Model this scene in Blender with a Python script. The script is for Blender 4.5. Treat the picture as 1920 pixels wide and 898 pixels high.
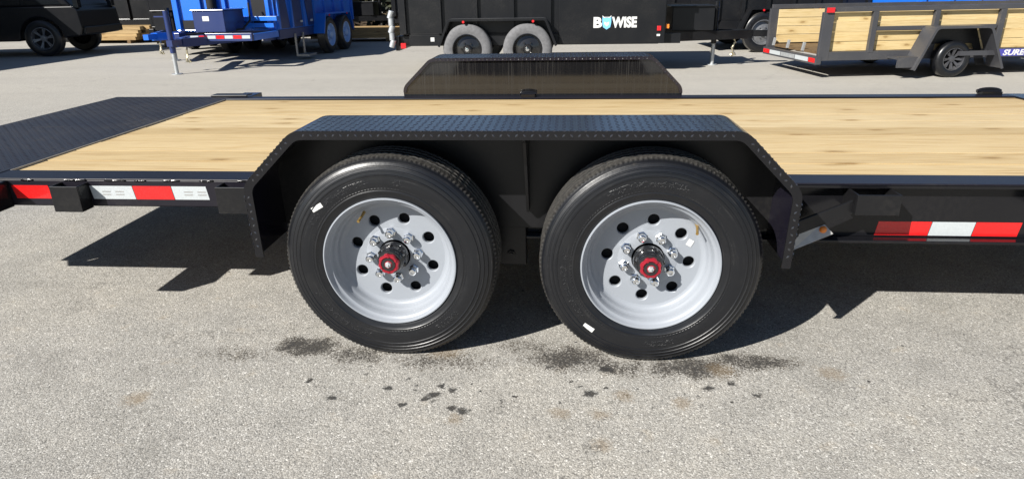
import bpy, math, random
from math import sin, cos, pi, radians
from mathutils import Vector, Matrix
random.seed(7)
scene = bpy.context.scene
for o in list(bpy.data.objects):
    bpy.data.objects.remove(o)
COL = scene.collection

# ------------------------------------------------------------------ camera
CAM = Vector((0.1579, -2.0772, 1.2802))
PITCH, YAW, ROLL, FPX = 0.3665, 0.0846, -0.0169, 1226.4
fwd = Vector((-sin(YAW)*cos(PITCH), cos(YAW)*cos(PITCH), -sin(PITCH)))
rgt = Vector((cos(YAW), sin(YAW), 0))
upv = rgt.cross(fwd)
r2 = rgt*cos(ROLL) + upv*sin(ROLL)
u2 = upv*cos(ROLL) - rgt*sin(ROLL)
cam_data = bpy.data.cameras.new('camera')
cam = bpy.data.objects.new('camera', cam_data)
COL.objects.link(cam)
M = Matrix((r2, u2, -fwd)).transposed().to_4x4()
M.translation = CAM
cam.matrix_world = M
cam_data.sensor_fit = 'HORIZONTAL'
cam_data.sensor_width = 36.0
cam_data.lens = 36.0*FPX/1920.0
cam_data.clip_start = 0.05
cam_data.clip_end = 3000
scene.camera = cam

# ------------------------------------------------------------------ sky, sun, exposure
SX, SY = 0.96, 1.03                       # shadow shift per metre of height
sun_el = math.atan(1/math.hypot(SX, SY))
sun_az = math.atan2(-SX, -SY)
world = bpy.data.worlds.new("World")
scene.world = world
world.use_nodes = True
wn = world.node_tree.nodes
sky = wn.new('ShaderNodeTexSky')
sky.sky_type = 'NISHITA'
sky.sun_disc = False
sky.sun_elevation = sun_el
sky.sun_rotation = sun_az % (2*pi)
sky.air_density = 0.8
sky.dust_density = 0.3
sky.ozone_density = 1.5
world.node_tree.links.new(sky.outputs[0], wn['Background'].inputs[0])
wn['Background'].inputs[1].default_value = 0.05
sl = bpy.data.lights.new('sun', 'SUN')
sl.energy = 5.0
sl.angle = radians(0.53)
sl.color = (1.0, 0.965, 0.905)
so = bpy.data.objects.new('sun', sl)
COL.objects.link(so)
so.rotation_euler = Vector((SX, SY, -1)).to_track_quat('-Z', 'Y').to_euler()
so.location = (-8, -10, 12)
vs = scene.view_settings
vs.view_transform = 'Standard'
vs.look = 'None'
vs.gamma = 1.0
vs.use_curve_mapping = False
vs.exposure = 0.81

# ------------------------------------------------------------------ material helpers
class NT:
    def __init__(s, name):
        s.m = bpy.data.materials.new(name); s.m.use_nodes = True
        s.t = s.m.node_tree; s.n = s.t.nodes
        s.b = s.n['Principled BSDF']
    def node(s, typ, **kw):
        n = s.n.new(typ)
        for k, v in kw.items():
            setattr(n, k, v)
        return n
    def link(s, a, b): s.t.links.new(a, b)
    def put(s, inp, v):
        if hasattr(v, 'default_value') or isinstance(v, bpy.types.NodeSocket): s.link(v, inp)
        else: inp.default_value = v
    def math(s, op, a, b=None, c=None, clamp=False):
        n = s.node('ShaderNodeMath', operation=op); n.use_clamp = clamp
        s.put(n.inputs[0], a)
        if b is not None: s.put(n.inputs[1], b)
        if c is not None: s.put(n.inputs[2], c)
        return n.outputs[0]
    def vmath(s, op, a, b=None):
        n = s.node('ShaderNodeVectorMath', operation=op)
        s.put(n.inputs[0], a)
        if b is not None: s.put(n.inputs[1], b)
        return n.outputs['Value'] if op == 'LENGTH' else n.outputs[0]
    def noise(s, vec, scale, detail=3, rough=.5):
        n = s.node('ShaderNodeTexNoise'); n.inputs['Scale'].default_value = scale
        n.inputs['Detail'].default_value = detail; n.inputs['Roughness'].default_value = rough
        if vec is not None: s.link(vec, n.inputs['Vector'])
        return n.outputs['Fac'], n.outputs['Color']
    def voro(s, vec, scale, feature='F1', dim='3D'):
        n = s.node('ShaderNodeTexVoronoi', feature=feature, voronoi_dimensions=dim); n.inputs['Scale'].default_value = scale
        if vec is not None: s.link(vec, n.inputs['Vector'])
        return n
    def ramp(s, fac, stops, interp='LINEAR'):
        n = s.node('ShaderNodeValToRGB'); e = n.color_ramp.elements
        n.color_ramp.interpolation = interp
        while len(e) > 1: e.remove(e[-1])
        for i, (p, c) in enumerate(stops):
            el = e[0] if i == 0 else e.new(p)
            el.position = p
            el.color = (c, c, c, 1) if not hasattr(c, '__len__') else (*c, 1)
        s.link(fac, n.inputs[0])
        return n.outputs[0]
    def mix(s, fac, a, b, blend='MIX'):
        n = s.node('ShaderNodeMix', data_type='RGBA', blend_type=blend)
        s.put(n.inputs[0], fac)
        for i, v in ((6, a), (7, b)):
            if isinstance(v, bpy.types.NodeSocket): s.link(v, n.inputs[i])
            else: n.inputs[i].default_value = (*v, 1)
        return n.outputs[2]
    def mapr(s, v, a, b, c=0., d=1., smooth=True):
        n = s.node('ShaderNodeMapRange'); n.interpolation_type = 'SMOOTHSTEP' if smooth else 'LINEAR'
        s.link(v, n.inputs[0])
        for i, q in enumerate((a, b, c, d)): n.inputs[i+1].default_value = q
        return n.outputs[0]
    def obj(s): return s.node('ShaderNodeTexCoord').outputs['Object']
    def scale(s, vec, v):
        n = s.node('ShaderNodeMapping'); n.inputs['Scale'].default_value = v
        s.link(vec, n.inputs[0]); return n.outputs[0]
    def bump(s, h, strength=.3, dist=.002, normal=None):
        n = s.node('ShaderNodeBump'); n.inputs['Strength'].default_value = strength
        n.inputs['Distance'].default_value = dist
        s.link(h, n.inputs['Height'])
        if normal is not None: s.link(normal, n.inputs['Normal'])
        s.link(n.outputs[0], s.b.inputs['Normal']); return n.outputs[0]

def paint(name, col, rough=.25, dust=.25, coat=.4, metal=0., dustcol=(.16, .145, .125), orange=.15, spec=.5):
    k = NT(name); c = k.obj()
    f, _ = k.noise(c, 2.3, 5, .6); f2, _ = k.noise(c, 55, 3, .6)
    d = k.math('MULTIPLY', k.mapr(f, .38, .72), k.mapr(f2, .3, .8))
    d = k.math('MULTIPLY', d, dust)
    k.link(k.mix(d, col, dustcol), k.b.inputs['Base Color'])
    k.link(k.math('ADD', k.math('MULTIPLY', d, .6), rough), k.b.inputs['Roughness'])
    k.b.inputs['Coat Weight'].default_value = coat
    k.b.inputs['Coat Roughness'].default_value = .12
    k.b.inputs['Metallic'].default_value = metal
    k.b.inputs['Specular IOR Level'].default_value = spec
    k.bump(f2, orange, .0006)
    return k.m

def plain(name, col, rough=.5, metal=0., var=.12, scale=30, bump=.1, trans=0.):
    k = NT(name); c = k.obj()
    f, _ = k.noise(c, scale, 4, .6)
    v = k.mapr(f, .25, .75, 1-var, 1+var, False)
    n = k.node('ShaderNodeVectorMath', operation='SCALE'); n.inputs[0].default_value = col
    k.link(v, n.inputs['Scale'])
    k.link(n.outputs[0], k.b.inputs['Base Color'])
    k.b.inputs['Roughness'].default_value = rough
    k.b.inputs['Metallic'].default_value = metal
    k.bump(f, bump, .001)
    return k.m

def wood(name, light, mid, dark, along=0, gscale=1.0, knots=True):
    k = NT(name); c = k.obj()
    oi = k.node('ShaderNodeObjectInfo').outputs['Random']
    off = k.node('ShaderNodeCombineXYZ')
    k.link(k.math('MULTIPLY', oi, 37.0), off.inputs[0]); k.link(k.math('MULTIPLY', oi, 91.0), off.inputs[1]); k.link(k.math('MULTIPLY', oi, 53.0), off.inputs[2])
    p = k.vmath('ADD', c, off.outputs[0])
    st = [1.0*gscale, 14.0*gscale, 14.0*gscale] if along == 0 else [14.0*gscale, 1.0*gscale, 14.0*gscale]
    g = k.scale(p, st)
    wv, _ = k.noise(k.scale(p, [.9, 3.5, 3.5]), 1.5, 2)
    gv = k.vmath('ADD', g, k.vmath('MULTIPLY', k.node('ShaderNodeCombineXYZ').outputs[0], (1, 1, 1)))
    comb = k.node('ShaderNodeCombineXYZ'); k.link(k.math('MULTIPLY', wv, 3.0), comb.inputs[1])
    gv = k.vmath('ADD', g, comb.outputs[0])
    n1, _ = k.noise(gv, 1.6, 6, .62)
    n2, _ = k.noise(k.scale(p, [3*gscale, 160*gscale, 160*gscale]), 1.0, 3, .6)
    col = k.ramp(n1, [(.30, mid), (.47, light), (.58, light), (.68, mid), (.80, dark)])
    col = k.mix(k.mapr(n2, .48, .68, 0, .62), col, dark)
    # board to board tint
    tint = k.ramp(oi, [(0, (.84, .78, .68)), (.35, (1.03, 1.01, .98)), (.65, (.93, .87, .77)), (1, (1.08, 1.04, .97))])
    col = k.mix(1.0, col, tint, 'MULTIPLY')
    big, _ = k.noise(p, 1.1, 3)
    col = k.mix(k.mapr(big, .45, .75, 0, .30), col, mid)
    if knots:
        kx = k.node('ShaderNodeSeparateXYZ'); k.link(p, kx.inputs[0]); kc = k.node('ShaderNodeCombineXYZ')
        k.link(k.math('MULTIPLY', kx.outputs[0], 1.9), kc.inputs[0]); k.link(k.math('MULTIPLY', k.math('ADD', kx.outputs[1], kx.outputs[2]), 5.2), kc.inputs[1])
        v = k.voro(kc.outputs[0], 1.0, dim='2D')
        kd, _ = k.noise(k.scale(p, [20, 60, 60]), 1.0, 2)
        dd = k.math('ADD', v.outputs['Distance'], k.math('MULTIPLY', k.math('SUBTRACT', kd, .5), .12))
        sel = k.math('GREATER_THAN', k.node('ShaderNodeSeparateColor').outputs[0], .5)
        sc = k.node('ShaderNodeSeparateColor'); k.link(v.outputs['Color'], sc.inputs[0])
        sel = k.math('GREATER_THAN', sc.outputs[0], .60)
        kn = k.math('MULTIPLY', k.mapr(dd, .02, .11, 1, 0), sel)
        col = k.mix(k.math('MULTIPLY', kn, .9), col, (.16, .085, .030))
        halo = k.math('MULTIPLY', k.mapr(dd, .06, .24, .5, 0), sel)
        col = k.mix(halo, col, (mid[0]*.74, mid[1]*.66, mid[2]*.55))
    k.link(col, k.b.inputs['Base Color'])
    k.b.inputs['Roughness'].default_value = .62
    k.b.inputs['Specular IOR Level'].default_value = .25
    k.bump(n2, .35, .001)
    return k.m

M_ = {}
M_['black'] = paint('black_paint', (.007, .007, .0085), .20, .03, .12, spec=.32)
M_['black_dusty'] = paint('black_paint_dusty', (.008, .008, .009), .34, .09, .05, spec=.32)
M_['plate'] = paint('black_diamond_plate', (.010, .009, .016), .20, .045, .40, spec=.5)
M_['lug'] = paint('burnished_plate_lugs', (.022, .022, .027), .11, .02, .6, spec=.9)
M_['ramp'] = paint('worn_diamond_plate', (.016, .015, .019), .42, .22, .05)
M_['railtop'] = paint('black_rail_paint', (.010, .009, .014), .34, .08, .0, spec=.35)
M_['bgblack'] = paint('black_trailer_paint', (.007, .0075, .009), .34, .10, .08, spec=.32)
M_['bggrey'] = paint('charcoal_trailer_paint', (.045, .046, .052), .42, .35, .2)
M_['blue'] = paint('blue_trailer_paint', (.012, .14, .62), .28, .06, .5)
M_['navy'] = paint('navy_plastic', (.014, .030, .12), .38, .08, .2)
def rubber():
    k = NT('tyre_rubber'); c = k.obj()
    f, _ = k.noise(c, 9, 4, .65); f2, _ = k.noise(c, 90, 3, .6)
    sp = k.node('ShaderNodeSeparateXYZ'); k.link(c, sp.inputs[0])
    rad = k.math('SQRT', k.math('ADD', k.math('MULTIPLY', sp.outputs[0], sp.outputs[0]), k.math('MULTIPLY', sp.outputs[2], sp.outputs[2])))
    tread = k.mapr(rad, .371, .381, 0, .75)
    ang = k.math('ARCTAN2', sp.outputs[2], sp.outputs[0])
    pv = k.node('ShaderNodeCombineXYZ'); k.link(k.math('MULTIPLY', rad, 130.0), pv.inputs[0]); k.link(k.math('MULTIPLY', ang, 1.6), pv.inputs[1]); k.link(sp.outputs[1], pv.inputs[2])
    sw, _ = k.noise(pv.outputs[0], 1.0, 4, .65)
    scf, _ = k.noise(c, 26, 4, .7)
    col = k.mix(k.mapr(f, .48, .75, 0, .5), (.0050, .0056, .0075), (.013, .0132, .0140))
    col = k.mix(k.math('MULTIPLY', k.mapr(sw, .55, .78, 0, .55), k.mapr(scf, .35, .65)), col, (.060, .058, .054))
    col = k.mix(k.mapr(scf, .66, .80, 0, .35), col, (.07, .062, .05))
    col = k.mix(k.math('MULTIPLY', tread, k.mapr(f2, .3, .7, .4, 1)), col, (.085, .08, .072))
    k.link(col, k.b.inputs['Base Color'])
    k.link(k.math('MULTIPLY_ADD', sw, .34, .18), k.b.inputs['Roughness'])
    k.b.inputs['Specular IOR Level'].default_value = .5
    def band(a, b, w=.0015): return k.math('MULTIPLY', k.mapr(rad, a, a+w), k.mapr(rad, b-w, b, 1, 0))
    rib = k.math('MULTIPLY', band(.2700, .2760), k.math('GREATER_THAN', k.math('SINE', k.math('MULTIPLY', ang, 150.0)), 0.0))
    bv = k.node('ShaderNodeCombineXYZ'); k.link(k.math('MULTIPLY', ang, 22.0), bv.inputs[0]); k.link(k.math('MULTIPLY', rad, 110.0), bv.inputs[1])
    blk, _ = k.noise(bv.outputs[0], 1.0, 2, .6)
    av = k.node('ShaderNodeCombineXYZ'); k.link(k.math('MULTIPLY', ang, .9), av.inputs[0])
    arc, _ = k.noise(av.outputs[0], 1.0, 1)
    mark = k.math('MULTIPLY', k.math('MULTIPLY', band(.286, .308), k.mapr(blk, .52, .56)), k.mapr(arc, .50, .53))
    hh = k.math('ADD', k.math('MULTIPLY', k.math('ADD', rib, mark), 1.0), k.math('MULTIPLY', f2, .35))
    k.bump(hh, .7, .0012)
    return k.m
M_['rubber'] = rubber()
M_['rubber_grey'] = plain('dusty_tyre_rubber', (.125, .125, .13), .8, 0, .25, 20, .2)
M_['rim'] = paint('silver_wheel_paint', (.262, .282, .312), .42, .05, .12, .0, (.3, .28, .25), .06)
M_['bluerim'] = paint('pale_blue_wheel_paint', (.36, .52, .80), .36, .08, .2)
M_['alloy'] = plain('dull_alloy', (.20, .205, .215), .4, .6, .2, 30, .05)
M_['chrome'] = plain('chrome', (.80, .82, .84), .10, 1.0, .05, 20, .02)
M_['galv'] = plain('galvanised_steel', (.50, .52, .53), .42, .55, .18, 25, .1)
M_['steel'] = plain('bare_steel', (.36, .35, .335), .45, .5, .18, 40, .15)
M_['hub'] = paint('black_hub', (.012, .012, .013), .16, .05, .6)
M_['redcap'] = paint('red_anodised_cap', (.36, .012, .028), .30, .12, .3, .35)
M_['brass'] = plain('brass', (.55, .36, .12), .35, .8, .2, 60, .1)
M_['amber'] = plain('amber_lens', (.75, .22, .03), .3, 0, .15, 60, .1)
M_['redlens'] = plain('red_lens', (.55, .015, .02), .3, 0, .15, 60, .1)
M_['white'] = plain('white_sticker', (.62, .62, .60), .5, 0, .06, 80, .05)
M_['lightblue'] = plain('light_blue_print', (.18, .50, .80), .5, 0, .06, 80, .05)
M_['labelblue'] = plain('blue_label', (.06, .06, .32), .5, 0, .06, 80, .05)
M_['dark'] = plain('dark_void', (.006, .006, .007), .8, 0, .1, 30, .1)
M_['glass'] = plain('tinted_glass', (.008, .010, .012), .05, 0, .05, 10, 0)
M_['chain'] = plain('zinc_chain', (.55, .50, .36), .4, .7, .2, 60, .1)
M_['pine'] = wood('pine_deck', (.555, .450, .272), (.485, .365, .195), (.27, .165, .070))
M_['bgpine'] = wood('pine_sideboard', (.60, .485, .275), (.54, .415, .205), (.37, .25, .10))
M_['lumber'] = wood('rough_lumber', (.40, .29, .15), (.30, .20, .095), (.16, .095, .04))
M_['post'] = wood('dark_treated_timber', (.16, .11, .06), (.11, .07, .04), (.05, .03, .02))

def tape_mat(name, col):
    k = NT(name); c = k.obj()
    s = k.scale(c, [1, 1, 1])
    v = k.voro(s, 260.0)
    f, _ = k.noise(c, 14, 3)
    sc = k.node('ShaderNodeSeparateColor'); k.link(v.outputs['Color'], sc.inputs[0])
    k.link(k.mix(k.math('MULTIPLY', sc.outputs[0], .22), col, tuple(x*.62 for x in col)), k.b.inputs['Base Color'])
    k.b.inputs['Roughness'].default_value = .22
    k.b.inputs['Coat Weight'].default_value = .5
    hx = k.voro(k.scale(c, [1, 0, 1]), 150.0, 'DISTANCE_TO_EDGE')
    k.bump(k.mapr(hx.outputs['Distance'], .0, .08), .35, .0008)
    return k.m
M_['tape_red'] = tape_mat('red_reflective_tape', (.72, .012, .012))
M_['tape_white'] = tape_mat('white_reflective_tape', (.47, .50, .51))

# glossy black with vertical rain streaks (far fender wall)
def streaky():
    k = NT('streaked_black_gloss'); c = k.obj()
    f, _ = k.noise(k.scale(c, [150, 1, 2.6]), 1.0, 3, .65)
    f2, _ = k.noise(c, 3, 3)
    zz = k.node('ShaderNodeSeparateXYZ'); k.link(c, zz.inputs[0])
    d = k.math('MULTIPLY', k.mapr(f, .47, .72), k.mapr(f2, .3, .6, .4, 1))
    k.link(k.mix(k.math('MULTIPLY', d, .11), (.008, .008, .009), (.12, .12, .115)), k.b.inputs['Base Color'])
    k.link(k.math('MULTIPLY_ADD', d, .22, .05), k.b.inputs['Roughness'])
    k.b.inputs['Coat Weight'].default_value = .7
    k.b.inputs['Coat Roughness'].default_value = .07
    return k.m
M_['streak'] = streaky()

def ground_material():
    k = NT('worn_asphalt'); c = k.obj()
    v = k.voro(c, 205.0); sc = k.node('ShaderNodeSeparateColor'); k.link(v.outputs['Color'], sc.inputs[0])
    v2 = k.voro(c, 470.0); sc2 = k.node('ShaderNodeSeparateColor'); k.link(v2.outputs['Color'], sc2.inputs[0])
    stone = k.ramp(sc.outputs[0], [(0, (.12, .117, .112)), (.16, (.235, .230, .218)), (.45, (.330, .323, .305)), (.72, (.40, .390, .364)), (.90, (.51, .50, .475)), (1, (.74, .73, .70))])
    fine = k.ramp(sc2.outputs[1], [(0, (.14, .135, .13)), (.35, (.28, .272, .252)), (.75, (.39, .38, .352)), (1, (.60, .58, .54))])
    fsel, _ = k.noise(c, 60, 2)
    col = k.mix(k.mapr(fsel, .40, .60, .15, .75), stone, fine)
    gap = k.mapr(v.outputs['Distance'], .55, .95, 0, .45)
    col = k.mix(gap, col, (.15, .147, .138))
    # large tone patches and tan dust
    n1, _ = k.noise(c, .55, 5, .6); n2, _ = k.noise(c, 4.5, 5, .65)
    col = k.mix(1.0, col, k.ramp(n1, [(.25, (.88, .88, .87)), (.5, (1, 1, 1)), (.78, (1.10, 1.08, 1.05))]), 'MULTIPLY')
    col = k.mix(1.0, col, k.ramp(n2, [(.25, (.80, .795, .785)), (.5, (.98, .975, .965)), (.8, (1.08, 1.065, 1.035))]), 'MULTIPLY')
    n3, _ = k.noise(c, 9.0, 4, .6)
    col = k.mix(k.mapr(n3, .60, .80, 0, .30), col, (.33, .25, .15))
    sp = k.node('ShaderNodeSeparateXYZ'); k.link(c, sp.inputs[0])
    # ground colour paler and more even farther back
    far = k.mapr(sp.outputs[1], 2.2, 7.5, 0, .62)
    col = k.mix(far, col, (.405, .385, .345))
    wlk, _ = k.noise(k.scale(c, [.16, 1.1, 1]), 1.0, 4, .6)
    col = k.mix(1.0, col, k.ramp(wlk, [(.3, (.93, .92, .91)), (.6, (1.03, 1.02, 1.0))]), 'MULTIPLY')
    # warp for stains
    _, wc = k.noise(c, 7, 4, .65)
    wv = k.vmath('SUBTRACT', wc, (.5, .5, .5))
    def blob(vec, x, y, rx, ry, hard=.20):
        d = k.vmath('MULTIPLY', k.vmath('SUBTRACT', vec, (x, y, 0)), (1/rx, 1/ry, 0))
        return k.mapr(k.vmath('LENGTH', d), hard, 1.0, 1, 0)
    def union(lst):
        r = lst[0]
        for q in lst[1:]: r = k.math('MAXIMUM', r, q)
        return r
    w1 = k.vmath('ADD', k.vmath('ADD', c, (0, -.028, 0)), k.vmath('MULTIPLY', wv, (.16, .10, 0)))
    dk = union([k.math('MULTIPLY', blob(w1, *a, .05), s) for a, s in (
        ((-.82, .04, .30, .15), 1.0), ((-.60, .00, .30, .13), .80), ((-1.08, -.02, .34, .13), .60), ((-.28, -.03, .42, .17), .66),
        ((.18, .0, .32, .18), .95), ((.36, -.05, .26, .13), .80), ((.62, -.04, .34, .15), .92), ((.84, .02, .34, .13), .90), ((.02, .08, .28, .11), .62))])
    grit, _ = k.noise(c, 150, 3, .7)
    frac, _ = k.noise(c, 15, 6, .72)
    gsel = k.math('ADD', k.math('MULTIPLY', sc.outputs[1], .62), k.math('MULTIPLY', grit, .38))
    dsel = k.math('ADD', k.math('MULTIPLY', gsel, .85), k.math('MULTIPLY', k.mapr(frac, .32, .68, 0, 1, False), .42))
    dk = k.mapr(k.math('SUBTRACT', k.math('MULTIPLY', dk, 1.02), dsel), -.20, .34, 0, 1)
    col = k.mix(k.mapr(dk, .02, .5, 0, .38), col, (.20, .165, .12))
    col = k.mix(k.math('MULTIPLY', dk, .95, clamp=True), col, (.036, .035, .034))
    _, wc2 = k.noise(c, 55, 3, .6)
    w2 = k.vmath('ADD', k.vmath('ADD', c, k.vmath('MULTIPLY', wv, (.05, .05, 0))), k.vmath('MULTIPLY', k.vmath('SUBTRACT', wc2, (.5, .5, .5)), (.045, .045, 0)))
    spots = [(-.615, -.263, .020), (-.441, -.194, .019), (-.274, -.226, .026), (-.201, -.297, .022), (-.161, -.315, .026), (-.217, -.197, .019),
             (-.366, -.283, .014), (.251, -.19, .024), (.311, -.038, .024), (.654, -.14, .022), (.739, -.103, .020), (.815, -.178, .016), (-.727, -.163, .018), (-.30, -.25, .018), (-.255, -.175, .016)]
    sm = union([blob(w2, x, y, r*1.15, r, .45) for x, y, r in spots])
    # scattered fine tar specks in front of the wheels
    vs_ = k.voro(w2, 26.0, dim='2D'); s3 = k.node('ShaderNodeSeparateColor'); k.link(vs_.outputs['Color'], s3.inputs[0])
    reg = k.math('MULTIPLY', blob(c, 0, -.15, 1.15, .26, .2), k.math('GREATER_THAN', s3.outputs[0], .86))
    speck = k.math('MULTIPLY', reg, k.mapr(vs_.outputs['Distance'], .10, .24, 1, 0))
    sm = k.math('MAXIMUM', sm, speck)
    vf = k.voro(c, 4.1, dim='2D'); s4 = k.node('ShaderNodeSeparateColor'); k.link(vf.outputs['Color'], s4.inputs[0])
    sm = k.math('MAXIMUM', sm, k.math('MULTIPLY', k.mapr(vf.outputs['Distance'], .015, .032, 1, 0), k.math('GREATER_THAN', s4.outputs[0], .82)))
    col = k.mix(k.math('MULTIPLY', sm, .92), col, (.028, .028, .028))
    rs = union([blob(w2, x, y, r, r*.95, .1) for x, y, r in ((.366, -.193, .055), (.283, -.301, .05), (.555, -.225, .055), (.28, -.459, .05), (-.182, -.359, .045), (.158, -.303, .055), (.72, -.02, .08), (-.28, .06, .10), (-1.28, -.30, .07), (1.1, -.02, .08))])
    col = k.mix(k.mapr(k.math('SUBTRACT', rs, gsel), -.50, .50, 0, .48), col, (.19, .135, .075))
    crv = k.voro(k.vmath('ADD', c, k.vmath('MULTIPLY', wv, (.5, .5, 0))), .55, 'DISTANCE_TO_EDGE', '2D')
    crn, _ = k.noise(c, .9, 3)
    crk = k.math('MULTIPLY', k.mapr(crv.outputs['Distance'], .0015, .0045, 1, 0), k.mapr(crn, .52, .60, 0, .5))
    col = k.mix(crk, col, (.07, .066, .06))
    k.link(col, k.b.inputs['Base Color'])
    k.b.inputs['Roughness'].default_value = .88
    k.b.inputs['Specular IOR Level'].default_value = .25
    h = k.math('ADD', k.math('MULTIPLY', v.outputs['Distance'], -1.0), k.math('MULTIPLY', v2.outputs['Distance'], -.35))
    h = k.math('ADD', h, k.math('MULTIPLY', n2, 1.2))
    k.bump(h, .55, .0026)
    return k.m
M_['ground'] = ground_material()
M_['litter'] = plain('leaf_litter', (.10, .065, .035), .9, 0, .6, 9, .8)
def leafmat():
    k = NT('dark_brush_leaves')
    oi = k.node('ShaderNodeNewGeometry').outputs['Random Per Island']
    k.link(k.ramp(oi, [(0, (.010, .013, .006)), (.5, (.022, .03, .010)), (.85, (.04, .04, .015)), (1, (.06, .04, .018))]), k.b.inputs['Base Color'])
    k.b.inputs['Roughness'].default_value = .7
    return k.m
M_['brush'] = leafmat()

# ------------------------------------------------------------------ mesh helpers
class MB:
    def __init__(s): s.v = []; s.f = []
    def add(s, vs, fs):
        b = len(s.v); s.v += [tuple(p) for p in vs]; s.f += [tuple(b+i for i in q) for q in fs]; return s
    def box(s, x0, x1, y0, y1, z0, z1):
        return s.add([(x0, y0, z0), (x1, y0, z0), (x1, y1, z0), (x0, y1, z0), (x0, y0, z1), (x1, y0, z1), (x1, y1, z1), (x0, y1, z1)],
                     [(0, 3, 2, 1), (4, 5, 6, 7), (0, 1, 5, 4), (1, 2, 6, 5), (2, 3, 7, 6), (3, 0, 4, 7)])
    def prism(s, poly, axis, a0, a1):
        n = len(poly)
        def P(p, a):
            return {'x': (a, p[0], p[1]), 'y': (p[0], a, p[1]), 'z': (p[0], p[1], a)}[axis]
        vs = [P(p, a0) for p in poly] + [P(p, a1) for p in poly]
        fs = [tuple(range(n)), tuple(range(2*n-1, n-1, -1))] + [(i, i+n, (i+1) % n+n, (i+1) % n) for i in range(n)]
        return s.add(vs, fs)
    def bar(s, a, b, w, h, up=(0, 0, 1)):
        a = Vector(a); b = Vector(b); d = (b-a).normalized(); u = Vector(up); r = d.cross(u).normalized(); u = r.cross(d)
        vs = []
        for p in (a, b):
            for sx, sz in ((-1, -1), (1, -1), (1, 1), (-1, 1)): vs.append(p + r*(sx*w/2) + u*(sz*h/2))
        return s.add(vs, [(3, 2, 1, 0), (4, 5, 6, 7), (0, 1, 5, 4), (1, 2, 6, 5), (2, 3, 7, 6), (3, 0, 4, 7)])
    def tube(s, pts, r, n=10, cap=True):
        pts = [Vector(p) for p in pts]; rings = []
        for i, p in enumerate(pts):
            d = (pts[min(i+1, len(pts)-1)]-pts[max(i-1, 0)]).normalized()
            a = d.orthogonal().normalized() if i == 0 else (a - d*a.dot(d)).normalized()
            b = d.cross(a)
            rr = r[i] if hasattr(r, '__len__') else r
            rings.append([p + (a*cos(2*pi*k/n)+b*sin(2*pi*k/n))*rr for k in range(n)])
        vs = [q for g in rings for q in g]; fs = []
        for i in range(len(pts)-1):
            for k in range(n): fs.append((i*n+k, i*n+(k+1) % n, (i+1)*n+(k+1) % n, (i+1)*n+k))
        if cap: fs += [tuple(range(n-1, -1, -1)), tuple((len(pts)-1)*n+k for k in range(n))]
        return s.add(vs, fs)
    def lathe(s, prof, n, cx=0, cz=0, mod=None, cap0=False, cap1=False, a0=0.):
        # profile of (radius, y) spun about the Y axis
        vs = []; m = len(prof)
        for i in range(n):
            a = a0+2*pi*i/n
            for j, (r, y) in enumerate(prof):
                rr = r + (mod(i, j) if mod else 0)
                vs.append((cx+rr*cos(a), y, cz+rr*sin(a)))
        fs = []
        for i in range(n):
            k = (i+1) % n
            for j in range(m-1): fs.append((i*m+j, k*m+j, k*m+j+1, i*m+j+1))
        if cap0: fs.append(tuple(i*m for i in range(n-1, -1, -1)))
        if cap1: fs.append(tuple(i*m+m-1 for i in range(n)))
        return s.add(vs, fs)
    def mesh(s, name, mat, smooth=None):
        me = bpy.data.meshes.new(name); me.from_pydata(s.v, [], s.f)
        import bmesh
        bm = bmesh.new(); bm.from_mesh(me); bmesh.ops.recalc_face_normals(bm, faces=bm.faces); bm.to_mesh(me); bm.free()
        me.materials.append(M_[mat] if isinstance(mat, str) else mat)
        if smooth is not None:
            me.polygons.foreach_set('use_smooth', [True]*len(me.polygons))
            me.set_sharp_from_angle(angle=radians(smooth))
        me.update(); return me
    def build(s, name, mat, parent=None, smooth=None, bevel=0, loc=(0, 0, 0), rot=(0, 0, 0)):
        o = bpy.data.objects.new(name, s.mesh(name, mat, smooth)); COL.objects.link(o)
        o.parent = parent; o.location = loc; o.rotation_euler = rot
        if bevel:
            b = o.modifiers.new('bevel', 'BEVEL'); b.width = bevel; b.segments = 2; b.limit_method = 'ANGLE'; b.angle_limit = radians(35)
        return o
def link_mesh(name, me, parent, loc=(0, 0, 0), rot=(0, 0, 0)):
    o = bpy.data.objects.new(name, me); COL.objects.link(o); o.parent = parent; o.location = loc; o.rotation_euler = rot; return o
def tag(o, label=None, cat=None, group=None, kind=None):
    if label: o['label'] = label
    if cat: o['category'] = cat
    if group: o['group'] = group
    if kind: o['kind'] = kind
    return o
def root(name, loc, rz, label, cat, group=None):
    o = bpy.data.objects.new(name, None); COL.objects.link(o); o.location = loc; o.rotation_euler = (0, 0, rz)
    o.empty_display_size = .2
    return tag(o, label, cat, group)
def copy_tree(o, parent=None):
    c = o.copy(); COL.objects.link(c); c.parent = parent
    for ch in list(o.children): copy_tree(ch, c)
    return c
def text_mesh(name, body, size, mat, bold=.0, ext=.0008, shear=0):
    cu = bpy.data.curves.new(name, 'FONT'); cu.body = body; cu.size = size; cu.extrude = ext; cu.offset = bold; cu.shear = shear
    cu.align_x = 'LEFT'; cu.resolution_u = 3
    t = bpy.data.objects.new(name, cu); COL.objects.link(t)
    dg = bpy.context.evaluated_depsgraph_get()
    me = bpy.data.meshes.new_from_object(t.evaluated_get(dg)); bpy.data.objects.remove(t)
    me.materials.clear(); me.materials.append(M_[mat]); return me

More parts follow.
